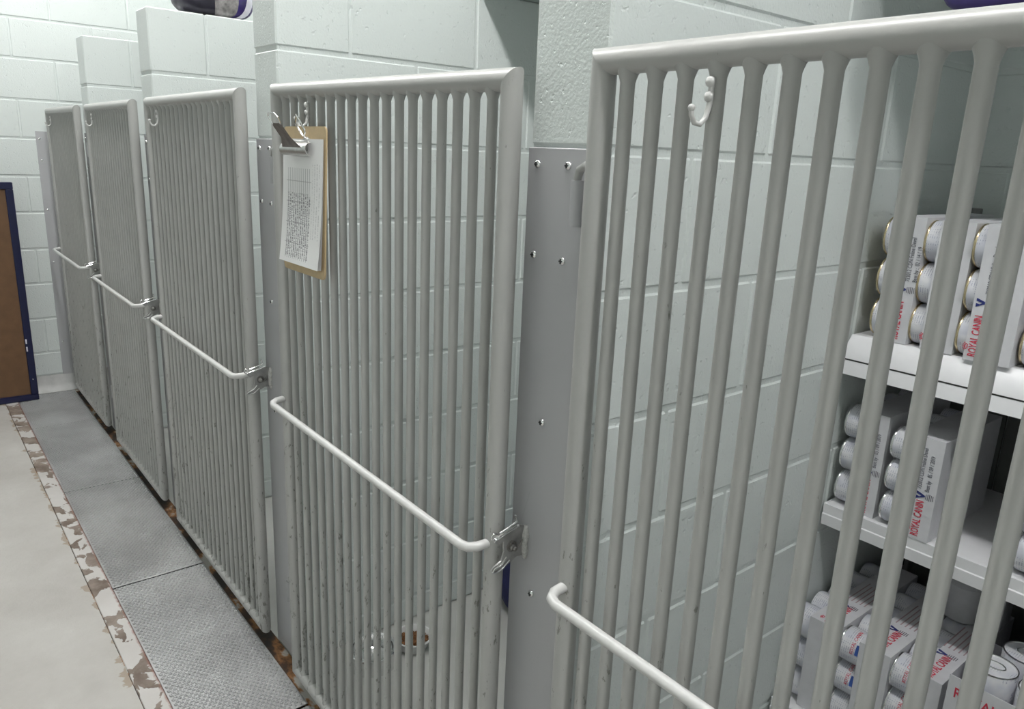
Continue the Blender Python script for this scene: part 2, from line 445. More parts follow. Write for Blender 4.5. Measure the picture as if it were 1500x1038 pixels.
# ------------------------------------------------------------------ trench covers
def cover(x0, x1, label):
    w0, w1 = 0.4275, 0.7365; x0 += 0.0045; x1 -= 0.0045
    o = empty('trench_cover', (x0, w0, 0)); tag(o, label, 'floor plate', 'metal trench covers along the gates')
    lx, ly = x1 - x0, w1 - w0
    MB().cbox((0, 0, -0.0062), (lx, ly, -0.0035), 0.0008).build('plate', 'tread_plate', o)
    mb = MB(); px = 0.0220; py = 0.0165; r = 0; y = 0.009; seg = 6
    row = 0
    x = 0.009
    vs = []; fs = []
    while x < lx - 0.007:
        y = 0.010 + (py / 2 if row % 2 else 0)
        while y < ly - 0.008:
            b = len(vs)
            for rad, z in ((0.0056, 0.0), (0.0042, 0.0036), (0.0025, 0.0037)):
                for k in range(seg):
                    q = 2 * PI * k / seg; vs.append((x + rad * math.cos(q) * 1.25, y + rad * math.sin(q), z))
            vs.append((x, y, -0.0028))
            for j in range(2):
                for k in range(seg):
                    k2 = (k + 1) % seg; fs.append((b + j * seg + k, b + j * seg + k2, b + (j + 1) * seg + k2, b + (j + 1) * seg + k))
            for k in range(seg): fs.append((b + 2 * seg + k, b + 2 * seg + (k + 1) % seg, b + 3 * seg))
            y += py
        x += px / 2; row += 1
    mb.v = vs; mb.f = fs
    t = mb.build('raised_tread', 'tread_plate', o, (0, 0, -0.0034), 60); t['kind'] = 'stuff'
CJ = [-5.165, -4.545, -3.601, -2.668, -1.737, -0.80]
CL = ['short dimpled metal trench cover at the far wall beside the brown board', 'dimpled metal trench cover in front of the second gate from the far wall',
      'dimpled metal trench cover before the third gate from the far wall', 'large dimpled metal trench cover nearest the camera, filling the bottom edge of the picture',
      'dimpled metal trench cover under the clipboard gate, only its corner at the bottom edge']
for i in range(5): cover(CJ[i], CJ[i + 1], CL[i])

# ------------------------------------------------------------------ gates
PR = 0.0172; ZT = 1.650; ZBOT = 0.058
def mitre_tube(p0, p1, r, fn, seg=20):
    mb = MB(); mb.tube([p0, p1], r, seg); mb.v = [tuple(fn(Vector(v), i < seg)) for i, v in enumerate(mb.v)]; return mb
def screw_head(parent, loc, r=0.0065, cross=True, mat='bright_steel'):
    s = MB().lathe([(r, 0), (r, -0.0012), (r * 0.8, -0.0032), (r * 0.4, -0.0042), (0, -0.0045)], 14, axis='y').build('screw', mat, parent, loc)
    if cross:
        a = r * 0.55; b = r * 0.16
        MB().box((-a, -0.0052, -b), (a, -0.0035, b)).box((-b, -0.0052, -a), (b, -0.0035, a)).build('cross_slot', 'recess_black', s)
    return s
def gate(x0, x1, label, hinge_x, hook_bar, sag=0.0, BR=0.0086, pitch=None):
    w = x1 - x0
    g = empty('kennel_gate', (x0, YG, 0)); tag(g, label, 'gate', 'barred kennel gates in a row')
    mt = 'gate_paint'
    mitre_tube((0, 0, ZBOT), (0, 0, ZT), PR, lambda v, lo: Vector((v.x, v.y, (ZBOT + v.x) if lo else (ZT - v.x)))).build('post', mt, g)
    mitre_tube((w, 0, ZBOT), (w, 0, ZT), PR, lambda v, lo: Vector((v.x, v.y, (ZBOT - (v.x - w)) if lo else (ZT + (v.x - w))))).build('post', mt, g)
    mitre_tube((0, 0, ZT), (w, 0, ZT), PR, lambda v, lo: Vector(((-(v.z - ZT)) if lo else (w + (v.z - ZT)), v.y, v.z))).build('top_rail', mt, g)
    mitre_tube((0, 0, ZBOT), (w, 0, ZBOT), PR, lambda v, lo: Vector(((v.z - ZBOT) if lo else (w - (v.z - ZBOT)), v.y, v.z))).build('bottom_rail', mt, g)
    zb, zt = ZBOT + PR * 0.55, ZT - PR * 0.55
    prof = [(BR + 0.0045, zb), (BR + 0.0040, zb + 0.007), (BR + 0.0018, zb + 0.012), (BR, zb + 0.018), (BR, 0.5), (BR, 1.0), (BR, zt - 0.018), (BR + 0.0018, zt - 0.012), (BR + 0.0040, zt - 0.007), (BR + 0.0045, zt)]
    bm = MB().lathe(prof, 14).mesh('bar', mt, 60)
    n = 18; off = 0.0
    if pitch is None: pitch = w / (n + 1)
    else: off = -0.003
    for i in range(n): place(bm, 'bar', g, ((i + 1) * pitch + off, 0, 0))
    # pull rod across the front
    zr = 0.883; yr = -0.052
    pts = [(0.002, -0.012, zr + 0.004), (0.004, -0.034, zr + 0.003), (0.012, -0.047, zr + 0.001), (0.026, yr, zr)]
    pts += [(w * t, yr, zr) for t in (0.3, 0.6, 0.85)]
    pts += [(w - 0.028, yr, zr), (w - 0.012, yr + 0.004, zr + 0.001), (w - 0.002, -0.036, zr + 0.003), (w, -0.012, zr + 0.004)]
    MB().tube(pts, 0.0085, 12).build('pull_rod', 'rod_paint', g, ang=70)
    # hinge pins
    hx = hinge_x - x0
    for z in (1.502, 0.28):
        yh = YW - 0.004 - 0.0095 - YG
        MB().tube([(0, 0, z + 0.012), (hx * 0.55, yh * 0.5, z + 0.016), (hx * 0.9, yh * 0.9, z + 0.010), (hx, yh, z - 0.002), (hx, yh, z - 0.05)], 0.0062, 10).build('hinge_pin', mt, g, ang=70)
    # coat hook
    hb = hook_bar * pitch + off; q = 0.78
    zz = lambda v: 1.622 + (v - 1.622) * q
    h = MB()
    h.tube([(hb, -BR - 0.001, 1.622), (hb, -BR - 0.002, zz(1.585)), (hb - 0.001, -BR - 0.005, zz(1.566)), (hb - 0.002, -BR - 0.013, zz(1.556)), (hb - 0.003, -BR - 0.022, zz(1.558)), (hb - 0.004, -BR - 0.027, zz(1.568)), (hb - 0.004, -BR - 0.028, zz(1.577))],
           [0.0036, 0.0036, 0.0031, 0.0031, 0.0031, 0.0031, 0.0031], 10)
    h.lathe([(0, -0.0045), (0.0031, -0.0032), (0.0045, 0), (0.0031, 0.0032), (0, 0.0045)], 12, (hb - 0.004, -BR - 0.028, zz(1.578)))
    hk = h.build('coat_hook', 'rod_paint', g, ang=70)
    for z in (1.617, 1.601):
        MB().lathe([(0.0060, 0), (0.0058, -0.002), (0.0040, -0.0040), (0, -0.0048)], 14, axis='y').build('screw', 'rod_paint', hk, (hb, -BR - 0.0040, z))
    if sag:      # a tired gate: its free side hangs lower, uprights stay plumb
        for c in g.children:
            if c.name.startswith('bar'): c.location.z -= sag * c.location.x
            else:
                for v in c.data.vertices: v.co.z -= sag * v.co.x
            for d in c.children: d.location.z -= sag * d.location.x
    return g
GX = [(-5.066, -4.263), (-3.990, -3.198), (-2.960, -2.074), (-1.820, -0.932), (-0.741, 0.147)]
HX = [-5.160, -4.215, -3.085, -1.936, -0.808]
GL = ['grey barred kennel gate farthest away, against the far white block wall', 'grey barred kennel gate second from the far wall',
      'grey barred kennel gate in the middle of the row, left of the clipboard gate', 'grey barred kennel gate with a clipboard hanging on it',
      'large grey barred kennel gate nearest the camera, in front of the can shelves']
HB = [3, 3, 3, 4, 4]
for i in range(5): gate(*GX[i], GL[i], HX[i], HB[i], sag=(0.0148 if i == 3 else 0.0), **({'BR': 0.0097, 'pitch': 0.0461} if i == 4 else {}))

# ------------------------------------------------------------------ steel plates on the partition ends with latches and hinges
def latch(parent, x, z):
    """notched latch plate welded edge-on to the wall plate and standing out past the gate post; x,z relative to plate origin"""
    U = lambda u: (u - 0.036) * 0.80 - 0.0035
    def P(u, v, o=0.0): return (x + o, U(u), z + v)
    poly = [(-0.048, 0.018), (-0.040, 0.012), (-0.026, 0.016), (-0.024, -0.004), (-0.030, -0.020), (-0.052, -0.028), (-0.056, -0.034), (-0.050, -0.038), (-0.030, -0.036), (-0.010, -0.030), (0.012, -0.022), (0.036, -0.024), (0.036, 0.024), (0.028, 0.034), (0.010, 0.038), (-0.030, 0.030), (-0.052, 0.026)]
    n = len(poly)
    vs = [P(u, v) for u, v in poly] + [P(u, v, -0.003) for u, v in poly]
    fs = [tuple(range(n)), tuple(range(2 * n - 1, n - 1, -1))] + [(i, i + n, (i + 1) % n + n, (i + 1) % n) for i in range(n)]
    lp = MB().add(vs, fs).build('latch_plate', 'latch_steel', parent)
    MB().tube([P(-0.054, 0.024, 0.002), P(-0.030, 0.029, 0.002), P(0.012, 0.038, 0.002)], 0.0022, 8).build('latch_flange', 'bright_steel', lp)
    MB().tube([P(-0.040, 0.036, 0.003), P(-0.010, 0.043, 0.003), P(0.006, 0.048, 0.003), P(0.000, 0.060, 0.003)], 0.0020, 8).build('latch_spring', 'bright_steel', lp)
    MB().tube([P(-0.053 + 0.0075 * math.cos(q), 0.032 + 0.0062 * math.sin(q), 0.002) for q in [2 * PI * k / 12 for k in range(12)]], 0.0017, 7, closed=True).build('latch_ring', 'bright_steel', lp)
    MB().tube([P(-0.018, -0.014, 0.002), P(-0.030, -0.024, 0.002), P(-0.050, -0.030, 0.002), P(-0.055, -0.034, 0.002), P(-0.048, -0.037, 0.002), P(-0.028, -0.034, 0.002), P(-0.010, -0.022, 0.002)], 0.0015, 8).build('latch_lip', 'bright_steel', lp)
    MB().lathe([(0.0105, 0.0), (0.0105, 0.0016), (0.0068, 0.0018), (0.0068, 0.0065), (0.0046, 0.008), (0.0046, 0.0115), (0.0028, 0.0135), (0, 0.014)], 16, P(-0.004, 0.002), 'x').build('bolt', 'dark_steel', lp)
    MB().tube([P(0.004, -0.004, 0.004), P(0.014, 0.002, 0.006), P(0.018, 0.012, 0.007)], 0.0022, 8).build('bolt_tongue', 'dark_steel', lp)
    MB().tube([(x, -0.004, z - 0.030), (x + 0.002, -0.006, z - 0.014), (x, -0.006, z), (x + 0.003, -0.006, z + 0.016), (x, -0.004, z + 0.032)], [0.004, 0.0072, 0.006, 0.0072, 0.004], 10).build('weld_bead', 'weld', lp, ang=70)
def end_plate(a, b, label, screws, latch_x, hinge_x, cross):
    o = MB().cbox((0, -0.0035, 0), (b - a, 0, 1.541), 0.0012).build('steel_end_plate', 'plate_paint', None, (a, YW - 0.0006, 0))
    tag(o, label, 'metal plate', 'steel plates on the partition ends')
    for x, z in screws: screw_head(o, (x - a, -0.0035, z), cross=cross)
    if latch_x is not None: latch(o, latch_x - a, 0.878)
    for z in (1.430, 0.21):
        hb = MB(); hb.lathe([(0.0062, 0), (0.0095, 0.0005), (0.0095, 0.0665), (0.0062, 0.067)], 18, (hinge_x - a, -0.0130, z))
        hb.build('hinge_barrel', 'plate_paint', o)
SC = [(-0.908, 1.516), (-0.839, 1.516), (-0.907, 1.377), (-0.840, 1.375), (-0.866, 1.107), (-0.870, 0.788)]
PL = ['grey steel plate screwed to the partition end nearest the far wall', 'grey steel plate on the partition end left of the middle gate', 'grey steel plate on the partition end left of the clipboard gate',
      'wide grey steel plate with cross-head screws on the partition end right of the clipboard gate']
for i in range(4):
    a, b = PART[i]
    sc = [(x + 0.932 + a, z) for x, z in SC]
    end_plate(a, b, PL[i], sc, GX[i][1] + 0.040, HX[i + 1], i >= 2)
o = MB().cbox((0, 0, 0), (0.004, 0.075, 1.541), 0.001).build('steel_jamb_plate', 'plate_paint', None, (XF + 0.0005, 0.690, 0.0))
tag(o, 'narrow grey steel plate on the far wall beside the farthest gate', 'metal plate')
for z in (1.50, 1.38, 1.10, 0.79, 0.3):
    MB().lathe([(0.006, 0), (0.005, 0.003), (0, 0.0045)], 12, axis='x').build('screw', 'bright_steel', o, (0.004, 0.018, z))
MB().lathe([(0.0062, 0), (0.0095, 0.0005), (0.0095, 0.0665), (0.0062, 0.067)], 14, (-5.160 - XF, YW - 0.0041 - 0.0095 - 0.690, 1.430)).build('hinge_barrel', 'plate_paint', o)

# ------------------------------------------------------------------ clipboard on the fourth gate
cb = empty('clipboard', (-1.708, 0.700, 1.250)); tag(cb, 'brown clipboard with printed chart sheets hanging from a gate hook', 'clipboard')
cb.rotation_euler = (math.radians(-2.0), 0, 0)
bw, bh = 0.215, 0.318
cor = []
for cx, cz, q0 in ((bw - 0.012, 0.012, -90), (bw - 0.012, bh - 0.012, 0), (0.012, bh - 0.012, 90), (0.012, 0.012, 180)):
    for k in range(5):
        q = math.radians(q0 + 22.5 * k); cor.append((cx + 0.012 * math.cos(q), cz + 0.012 * math.sin(q)))
bd = MB().prism(cor, 0.0, 0.0035).build('board', 'hardboard', cb)
for k in range(3):
    sh = MB()
    n = 8; vs = []; fs = []
    for i in range(n + 1):
        t = i / n; z = -0.272 * t; y = -0.0012 * (k + 1) - 0.010 * (t ** 3) * (0.3 + 0.35 * k)
        vs += [(0, y, z), (0.204, y, z), (0, y - 0.0003, z), (0.204, y - 0.0003, z)]
    for i in range(n):
        a = 4 * i; fs += [(a, a + 1, a + 5, a + 4), (a + 2, a + 6, a + 7, a + 3), (a, a + 4, a + 6, a + 2), (a + 1, a + 3, a + 7, a + 5)]
    fs += [(0, 2, 3, 1), (4 * n, 4 * n + 1, 4 * n + 3, 4 * n + 2)]
    sh.add(vs, fs).build('paper_sheet', 'printed_sheet', cb, (0.003 + 0.001 * k, 0, bh - 0.026))
# clip
cl = MB()
jaw = []
n = 10; vs = []; fs = []
for i in range(n + 1):
    q = math.radians(10 + 150 * i / n); fl = 0.010 * i / n
    vs += [(0.036 - fl, -0.006 - 0.018 * math.sin(q), bh - 0.048 + 0.015 * math.cos(q)), (0.160 + fl, -0.006 - 0.018 * math.sin(q), bh - 0.048 + 0.015 * math.cos(q))]
for i in range(n): fs.append((2 * i, 2 * i + 2, 2 * i + 3, 2 * i + 1))
for s_, off in ((0, 0),):
    m_ = len(vs); vs2 = [(x, y + 0.0015, z) for x, y, z in vs]
    fs2 = [tuple(j + m_ for j in f[::-1]) for f in fs]
    edge = [(0, 1, m_ + 1, m_), (2 * n, m_ + 2 * n, m_ + 2 * n + 1, 2 * n + 1)]
    edge += [(2 * i, m_ + 2 * i, m_ + 2 * i + 2, 2 * i + 2) for i in range(n)] + [(2 * i + 1, 2 * i + 3, m_ + 2 * i + 3, m_ + 2 * i + 1) for i in range(n)]
cl.add(vs + vs2, fs + fs2 + edge)
clip = cl.build('clip', 'steel', cb)
lev = MB(); th = 0.0016
A = [(0.046, -0.023, bh - 0.046), (0.150, -0.023, bh - 0.046), (0.118, -0.034, bh - 0.026), (0.112, -0.054, bh + 0.002), (0.062, -0.054, bh + 0.002), (0.066, -0.034, bh - 0.026)]
B = [(x, y + th, z - th) for x, y, z in A]
lev.add(A + B, [(0, 1, 2, 5), (5, 2, 3, 4), (6, 11, 8, 7), (11, 10, 9, 8), (0, 6, 7, 1), (1, 7, 8, 2), (2, 8, 9, 3), (3, 9, 10, 4), (4, 10, 11, 5), (5, 11, 6, 0)])
lev.build('clip_lever', 'dark_steel', clip)
MB().cbox((0.050, -0.006, bh - 0.052), (0.142, -0.003, bh - 0.030), 0.001).build('clip_base', 'steel', clip)
MB().tube([(0.066, -0.052, bh + 0.000), (0.060, -0.060, bh + 0.016), (0.068, -0.064, bh + 0.022), (0.102, -0.064, bh + 0.022), (0.112, -0.060, bh + 0.014), (0.108, -0.052, bh + 0.000)], 0.0018, 7).build('clip_loop', 'bright_steel', clip)
MB().tube([(0.118, -0.004, bh - 0.026), (0.132, -0.008, bh - 0.012), (0.120, -0.014, bh + 0.010), (0.104, -0.016, bh + 0.022), (0.094, -0.014, bh + 0.006), (0.112, -0.006, bh - 0.018), (0.140, -0.004, bh - 0.026)], 0.0022, 7).build('hanging_wire', 'bright_steel', cb)

# ------------------------------------------------------------------ framed board at the far wall
r = empty('framed_board', (-5.05, 0.0, 0)); tag(r, 'brown panel in a dark blue frame standing on the corridor floor', 'board')
H0 = 1.262; W0, W1 = -0.45, 0.532; fr = 0.038
MB().box((-0.030, W0 + fr, fr), (-0.012, W1 - fr, H0 - fr)).build('panel', 'board_brown', r)
for a, b in (((-0.042, W0, 0.002), (0, W1, fr)), ((-0.042, W0, H0 - fr), (0, W1, H0)), ((-0.042, W0, fr), (0, W0 + fr, H0 - fr)), ((-0.042, W1 - fr, fr), (0, W1, H0 - fr))):
    MB().cbox(a, b, 0.003).build('frame_strip', 'board_navy', r)
for z in (0.30, 0.345):
    MB().cbox((-0.001, W1 - 0.034, z), (0.0015, W1 - 0.027, z + 0.028), 0.0005).build('white_sticker', 'bag_white', r)
MB().lathe([(0.004, 0), (0.003, 0.002), (0, 0.003)], 10, axis='x').build('screw', 'bright_steel', r, (0, W1 - 0.02, 0.13))

# ------------------------------------------------------------------ bowls and bed in the clipboard kennel
s = MB().lathe([(0.0, 0.004), (0.050, 0.004), (0.058, 0.010), (0.064, 0.050), (0.072, 0.053), (0.074, 0.050), (0.068, 0.047), (0.078, 0.004), (0.076, -0.001), (0.060, 0.0), (0.0, 0.0)][::-1], 40).build('steel_bowl', 'bright_steel', None, (-1.800, 0.975, -0.007))
tag(s, 'shiny stainless steel water bowl on the kennel floor behind the gate', 'bowl')
s.scale = (1, 1, 1)
b = empty('food_bowl', (-1.790, 1.115, -0.008)); tag(b, 'white food bowl filled with brown kibble behind the gate bars', 'bowl')
MB().lathe([(0, 0), (0.040, 0), (0.044, 0.003), (0.058, 0.038), (0.061, 0.040), (0.061, 0.043), (0.056, 0.043), (0.045, 0.016), (0, 0.012)], 36).build('bowl_body', 'bowl_white', b)
k = MB()
for i in range(170):
    q = random.uniform(0, 2 * PI); rr = 0.047 * math.sqrt(random.random()); z = 0.024 + random.uniform(0, 0.010) * (1.2 - rr / 0.047)
    c = Vector((rr * math.cos(q), rr * math.sin(q), z)); e = Matrix.Rotation(random.uniform(0, 3), 3, 'Z') @ Matrix.Rotation(random.uniform(-.6, .6), 3, 'X')
    vs = [c + e @ Vector((0.0052 * math.cos(j * PI / 3), 0.0052 * math.sin(j * PI / 3), hz)) for hz in (-0.0025, 0.0025) for j in range(6)]
    k.add(vs, [tuple(range(6))[::-1], tuple(range(6, 12))] + [(j, (j + 1) % 6, (j + 1) % 6 + 6, j + 6) for j in range(6)])
k = k.build('kibble', 'kibble', b); k['kind'] = 'stuff'
def pillow(sx, sy, sz, e1=0.45, e2=0.35, n=24, m=14, wob=0.0):
    vs = []; fs = []
    def p(v, e): return math.copysign(abs(v) ** e, v)
    for i in range(m + 1):
        a = -PI / 2 + PI * i / m
        for j in range(n):
            t = 2 * PI * j / n; w = 1 + wob * random.uniform(-1, 1)
            vs.append((sx * p(math.cos(a), e1) * p(math.cos(t), e2) * w, sy * p(math.cos(a), e1) * p(math.sin(t), e2) * w, sz * p(math.sin(a), e1) * w))
    for i in range(m):
        for j in range(n): fs.append((i * n + j, i * n + (j + 1) % n, (i + 1) * n + (j + 1) % n, (i + 1) * n + j))
    return MB().add(vs, fs)
bed = empty('dog_bed', (-1.563, 1.695, -0.008)); tag(bed, 'dark blue fabric dog bed glimpsed in the gap beside the latch', 'dog bed')
mbd = MB()
ring = [(0.26 * math.copysign(abs(math.cos(q)) ** 0.5, math.cos(q)), 0.18 * math.copysign(abs(math.sin(q)) ** 0.5, math.sin(q)), 0.075) for q in [2 * PI * k / 28 for k in range(28)]]
mbd.tube(ring, 0.074, 12, closed=True).build('bolster', 'navy_fabric', bed, ang=80)
pillow(0.22, 0.15, 0.035).build('cushion', 'navy_fabric', bed, (0, 0, 0.045), 80)

# ------------------------------------------------------------------ shelf unit
SX0, SX1 = -0.768, 0.195
su = empty('shelf_unit', (SX0, 1.58, 0)); tag(su, 'white metal shelving unit with price rails inside the nearest kennel', 'shelf')
w = SX1 - SX0; dp = YB - 1.58 - 0.012
for i in range(5):
    MB().box((0.004 + i * (w - 0.008) / 5, dp - 0.006, 0.02), ((i + 1) * (w - 0.008) / 5, dp, 1.42)).build('back_panel', 'shelf_back', su)
for x in (0.02, 0.46, w - 0.05):
    u = MB().cbox((x, dp - 0.035, 0.0), (x + 0.03, dp - 0.007, 1.45), 0.002).build('upright', 'shelf_grey', su)
    for z in [0.2 + 0.1 * i for i in range(12)]:
        MB().box((x + 0.010, dp - 0.0356, z), (x + 0.018, dp - 0.0346, z + 0.028)).build('slot', 'recess_black', u)
def shelf(z, y0, rail):
    s = MB().cbox((0.004, y0 + 0.006, z - 0.022), (w, dp - 0.036, z), 0.001).build('shelf_board', 'shelf_white', su)
    if rail == 'price':
        prof = [(y0 + 0.006, z - 0.0004), (y0 + 0.010, z - 0.001), (y0 + 0.010, z - 0.004), (y0 - 0.010, z - 0.026), (y0 - 0.018, z - 0.046), (y0 - 0.022, z - 0.047), (y0 - 0.022, z - 0.052), (y0 - 0.020, z - 0.054), (y0 - 0.024, z - 0.082), (y0 - 0.028, z - 0.082), (y0 - 0.0235, z - 0.050), (y0 - 0.016, z - 0.024)]
    else:
        prof = [(y0 + 0.008, z), (y0 + 0.008, z - 0.050), (y0, z - 0.052), (y0 - 0.002, z - 0.026), (y0 + 0.001, z - 0.024), (y0, z - 0.001)]
    n = len(prof)
    vs = [(0.0, y, zz) for y, zz in prof] + [(w, y, zz) for y, zz in prof]
    fs = [tuple(range(n)), tuple(range(2 * n - 1, n - 1, -1))] + [(i, i + n, (i + 1) % n + n, (i + 1) % n) for i in range(n)]
    MB().add(vs, fs).build('front_rail', 'shelf_white', s)
    if rail == 'price': MB().box((0.001, y0 - 0.0242, z - 0.0515), (w - 0.001, y0 - 0.0222, z - 0.0485)).build('rail_groove', 'recess_black', s)
    for x in (0.0, w - 0.003):
        MB().box((x, y0 + 0.01, z - 0.045), (x + 0.003, dp - 0.036, z - 0.001)).build('bracket', 'shelf_white', s)
    return s
s1 = shelf(1.183, 0.0, 'price')
s2 = shelf(0.785, 0.0, 'lip')
s3 = shelf(0.311, -0.105, 'lip')
MB().cbox((0.0, -0.095, 0.0), (w, -0.085, 0.258), 0.001).build('kick_plate', 'shelf_white', su)
for x in (0.115, 0.190, 0.262):
    text('case x 1', 0.007, 'print_grey', s1, (x, -0.0095 - 0.0008, 1.183 - 0.0275 + 0.004), (1, 0, 0), (0, 0.55, 0.835), 'price_lettering')

# ------------------------------------------------------------------ packs of cans
_cm = {}
def can_mesh(r, l):
    k = (round(r, 4), round(l, 4))
    if k not in _cm:
        _cm[k] = (MB().lathe([(r * 0.86, 0.003), (r * 0.9, 0.0005), (r * 0.97, 0.0015), (r * 0.985, 0.005), (r, 0.008), (r, l - 0.008), (r * 0.97, l)], 24, axis='x').mesh('can', 'can_label', 40),
                  MB().lathe([(r * 0.88, 0.002), (r * 0.90, -0.001), (r * 0.98, -0.001), (r * 1.0, 0.0005), (r * 1.0, 0.003), (r * 0.97, 0.004)], 24, axis='x').mesh('rim', 'gold_rim', 60),
                  MB().lathe([(r * 0.88, 0.002), (r * 0.90, -0.001), (r * 0.98, -0.001), (r * 1.0, 0.0005), (r * 1.0, 0.003), (r * 0.97, 0.004)], 24, axis='x').mesh('rim', 'bright_steel', 60))
    return _cm[k]
def can_text(txt, size, mat, parent, r, x, a0, sx=0.8):
    """lettering wrapped round a can; runs up the circumference, letters' tops to the left"""
    me = text_mesh(txt, size, mat, sx).copy()
    for v in me.vertices:
        a = a0 + v.co.x / r; xx = x - v.co.y
        rr = r + 0.0004 + (v.co.z if v.co.z > 0 else 0)
        v.co = (xx, -rr * math.cos(a), rr * math.sin(a))
    return place(me, 'can_lettering', parent)
def vmark(parent, o, ux, uy, s):
    """the navy two-stroke mark with its grey leaf beside it"""
    ux, uy = Vector(ux), Vector(uy); nz = ux.cross(uy); o = Vector(o)
    def flat(pts, name, mat):
        n = len(pts); a = [o + ux * (x * s) + uy * (y * s) + nz * 0.0003 for x, y in pts]; b = [p - nz * 0.0005 for p in a]
        MB().add(a + b, [tuple(range(n)), tuple(range(2 * n - 1, n - 1, -1))] + [(i, i + n, (i + 1) % n + n, (i + 1) % n) for i in range(n)]).build(name, mat, parent)
    flat([(0.45, 0.0), (0.62, 0.0), (1.0, 1.0), (0.68, 1.0), (0.52, 0.40), (0.34, 0.62), (0.42, 1.0), (0.0, 1.0)], 'letter_mark', 'print_navy')
    for j in range(5):
        flat([(0.1 + 0.05 * abs(j - 2), -0.15 - j * 0.2), (0.95 - 0.05 * abs(j - 2), -0.15 - j * 0.2), (0.95 - 0.05 * abs(j - 2), -0.08 - j * 0.2), (0.1 + 0.05 * abs(j - 2), -0.08 - j * 0.2)][::1], 'small_print', 'print_grey')
def crown(parent, o, ux, uy, s):
    ux, uy, o = Vector(ux), Vector(uy), Vector(o); nz = ux.cross(uy); mb = MB()
    pts = [(-1, 0.9), (-0.5, 1.15), (0, 1.25), (0.5, 1.15), (1, 0.9)]
    for x, y in pts:
        for px, py, h in ((x, y, 0.14), (x * 0.72, y - 0.42, 0.16)):
            a = [o + ux * ((px + dx * h) * s) + uy * ((py + dy * h) * s) + nz * 0.0003 for dx, dy in ((-1, -1), (1, -1), (1, 1), (-1, 1))]
            b = [p - nz * 0.0005 for p in a]
            mb.add(a + b, [(0, 1, 2, 3), (7, 6, 5, 4)] + [(i, i + 4, (i + 1) % 4 + 4, (i + 1) % 4) for i in range(4)])
    a = [o + ux * (dx * s) + uy * (dy * s) + nz * 0.0003 for dx, dy in ((-0.7, 0), (0.7, 0), (0.7, 0.2), (-0.7, 0.2))]; b = [p - nz * 0.0005 for p in a]
    mb.add(a + b, [(0, 1, 2, 3), (7, 6, 5, 4)] + [(i, i + 4, (i + 1) % 4 + 4, (i + 1) % 4) for i in range(4)])
    mb.build('crown_mark', 'print_red', parent)
def pack(x, y, z, w, h, d, label, group, open_w=0.028, gold=True, front='tall', lines=(), date=None, top=False, tb=0.022, red=0.0215, yaw=0.0, can_print=()):
    p = empty('can_pack', (x, y, z)); tag(p, label, 'can pack', group); p.rotation_euler = (0, 0, math.radians(yaw))
    r = h / 6 - 0.0006; cl = w - 0.004
    body, rim_g, rim_s = can_mesh(r, cl)
    nd = max(1, int(d / (2 * r)))
    for j in range(nd):
        for i in range(3):
            c = place(body, 'can', p, (0, r + 0.0016 + j * 2 * r, r + 0.0012 + i * 2 * r))
            c.rotation_euler = (random.uniform(0, 6.28), 0, 0) if not (j == 0 and can_print) else (0, 0, 0)
            if j == 0:
                place(rim_g if gold else rim_s, 'rim', c)
                if i in can_print:
                    can_text('ROYAL CANIN', 0.011, 'print_red', c, r, 0.034, 0.02)
                    vs = []; fs = []
                    for m_ in range(7):
                        an = 0.05 + 0.10 * m_
                        for xx in (0.0375, 0.0450): vs.append((xx, -(r + 0.0004) * math.cos(an), (r + 0.0004) * math.sin(an)))
                    for m_ in range(6): fs.append((2 * m_, 2 * m_ + 1, 2 * m_ + 3, 2 * m_ + 2))
                    MB().add(vs, fs).build('blue_label_patch', 'print_blue', c)
    t = 0.0014; D = nd * 2 * r + 0.003
    ct = MB()
    ct.box((open_w, 0, 0), (w, t, h)); ct.box((open_w, t, h - t), (w, D, h)); ct.box((w - t, t, t), (w, D, h - t)); ct.box((open_w, t, 0), (w, D, t)); ct.box((open_w, D - t, t), (w - t, D, h - t))
    box = ct.build('carton', 'carton', p)
    FX, FY = (0, 0, 1), (-1, 0, 0)
    if front == 'tall':
        yy = -0.0006
        text('ROYAL CANIN', red, 'print_red', box, (open_w + tb, yy, h * 0.03), FX, FY, sx=0.56, bold=0.0003)
        crown(box, (open_w + tb - red * 0.78, yy, h * 0.10), FX, FY, 0.0065)
        vmark(box, (open_w + tb, yy, h * 0.40), FX, FY, 0.017)
        for k, (tx, zz, xx) in enumerate(lines): text(tx, 0.0125, 'print_grey', box, (open_w + tb + xx, yy, h * zz), FX, FY, sx=0.66)
    if top:
        UX, UY = (0, 1, 0), (-1, 0, 0)
        text('ROYAL CANIN', 0.024, 'print_red', box, (w - 0.022, 0.006, h + 0.0006), UX, UY, sx=0.62, bold=0.0003)
        crown(box, (w - 0.046, 0.020, h + 0.0006), UX, UY, 0.006)
        vmark(box, (w - 0.034, 0.098, h + 0.0006), UX, UY, 0.020)
        for k in range(5):
            MB().box((w - 0.0145 - 0.010 * k, 0.138, h - 0.0002), (w - 0.012 - 0.010 * k, 0.250 - 0.012 * (k % 2), h + 0.0003)).build('print_line', 'print_faint', box)
    return p
g1 = 'can packs on the upper shelf'
ln = [('733012 CDN Feline Devel', 0.50, 0.004), ('Best by :  02 / 14 / 19', 0.50, 0.018)]
pack(-0.737, 1.585, 1.1835, 0.081, 0.258, 0.345, 'white can pack on the upper shelf against the green block wall', g1, lines=ln, open_w=0.030, tb=0.034)
pack(-0.655, 1.583, 1.1835, 0.090, 0.256, 0.345, 'white can pack with gold rims on the upper shelf, second from the wall', g1, lines=ln)
pack(-0.561, 1.572, 1.1835, 0.100, 0.258, 0.345, 'white can pack with a navy mark on the upper shelf, third from the wall', g1, lines=ln, open_w=0.020)
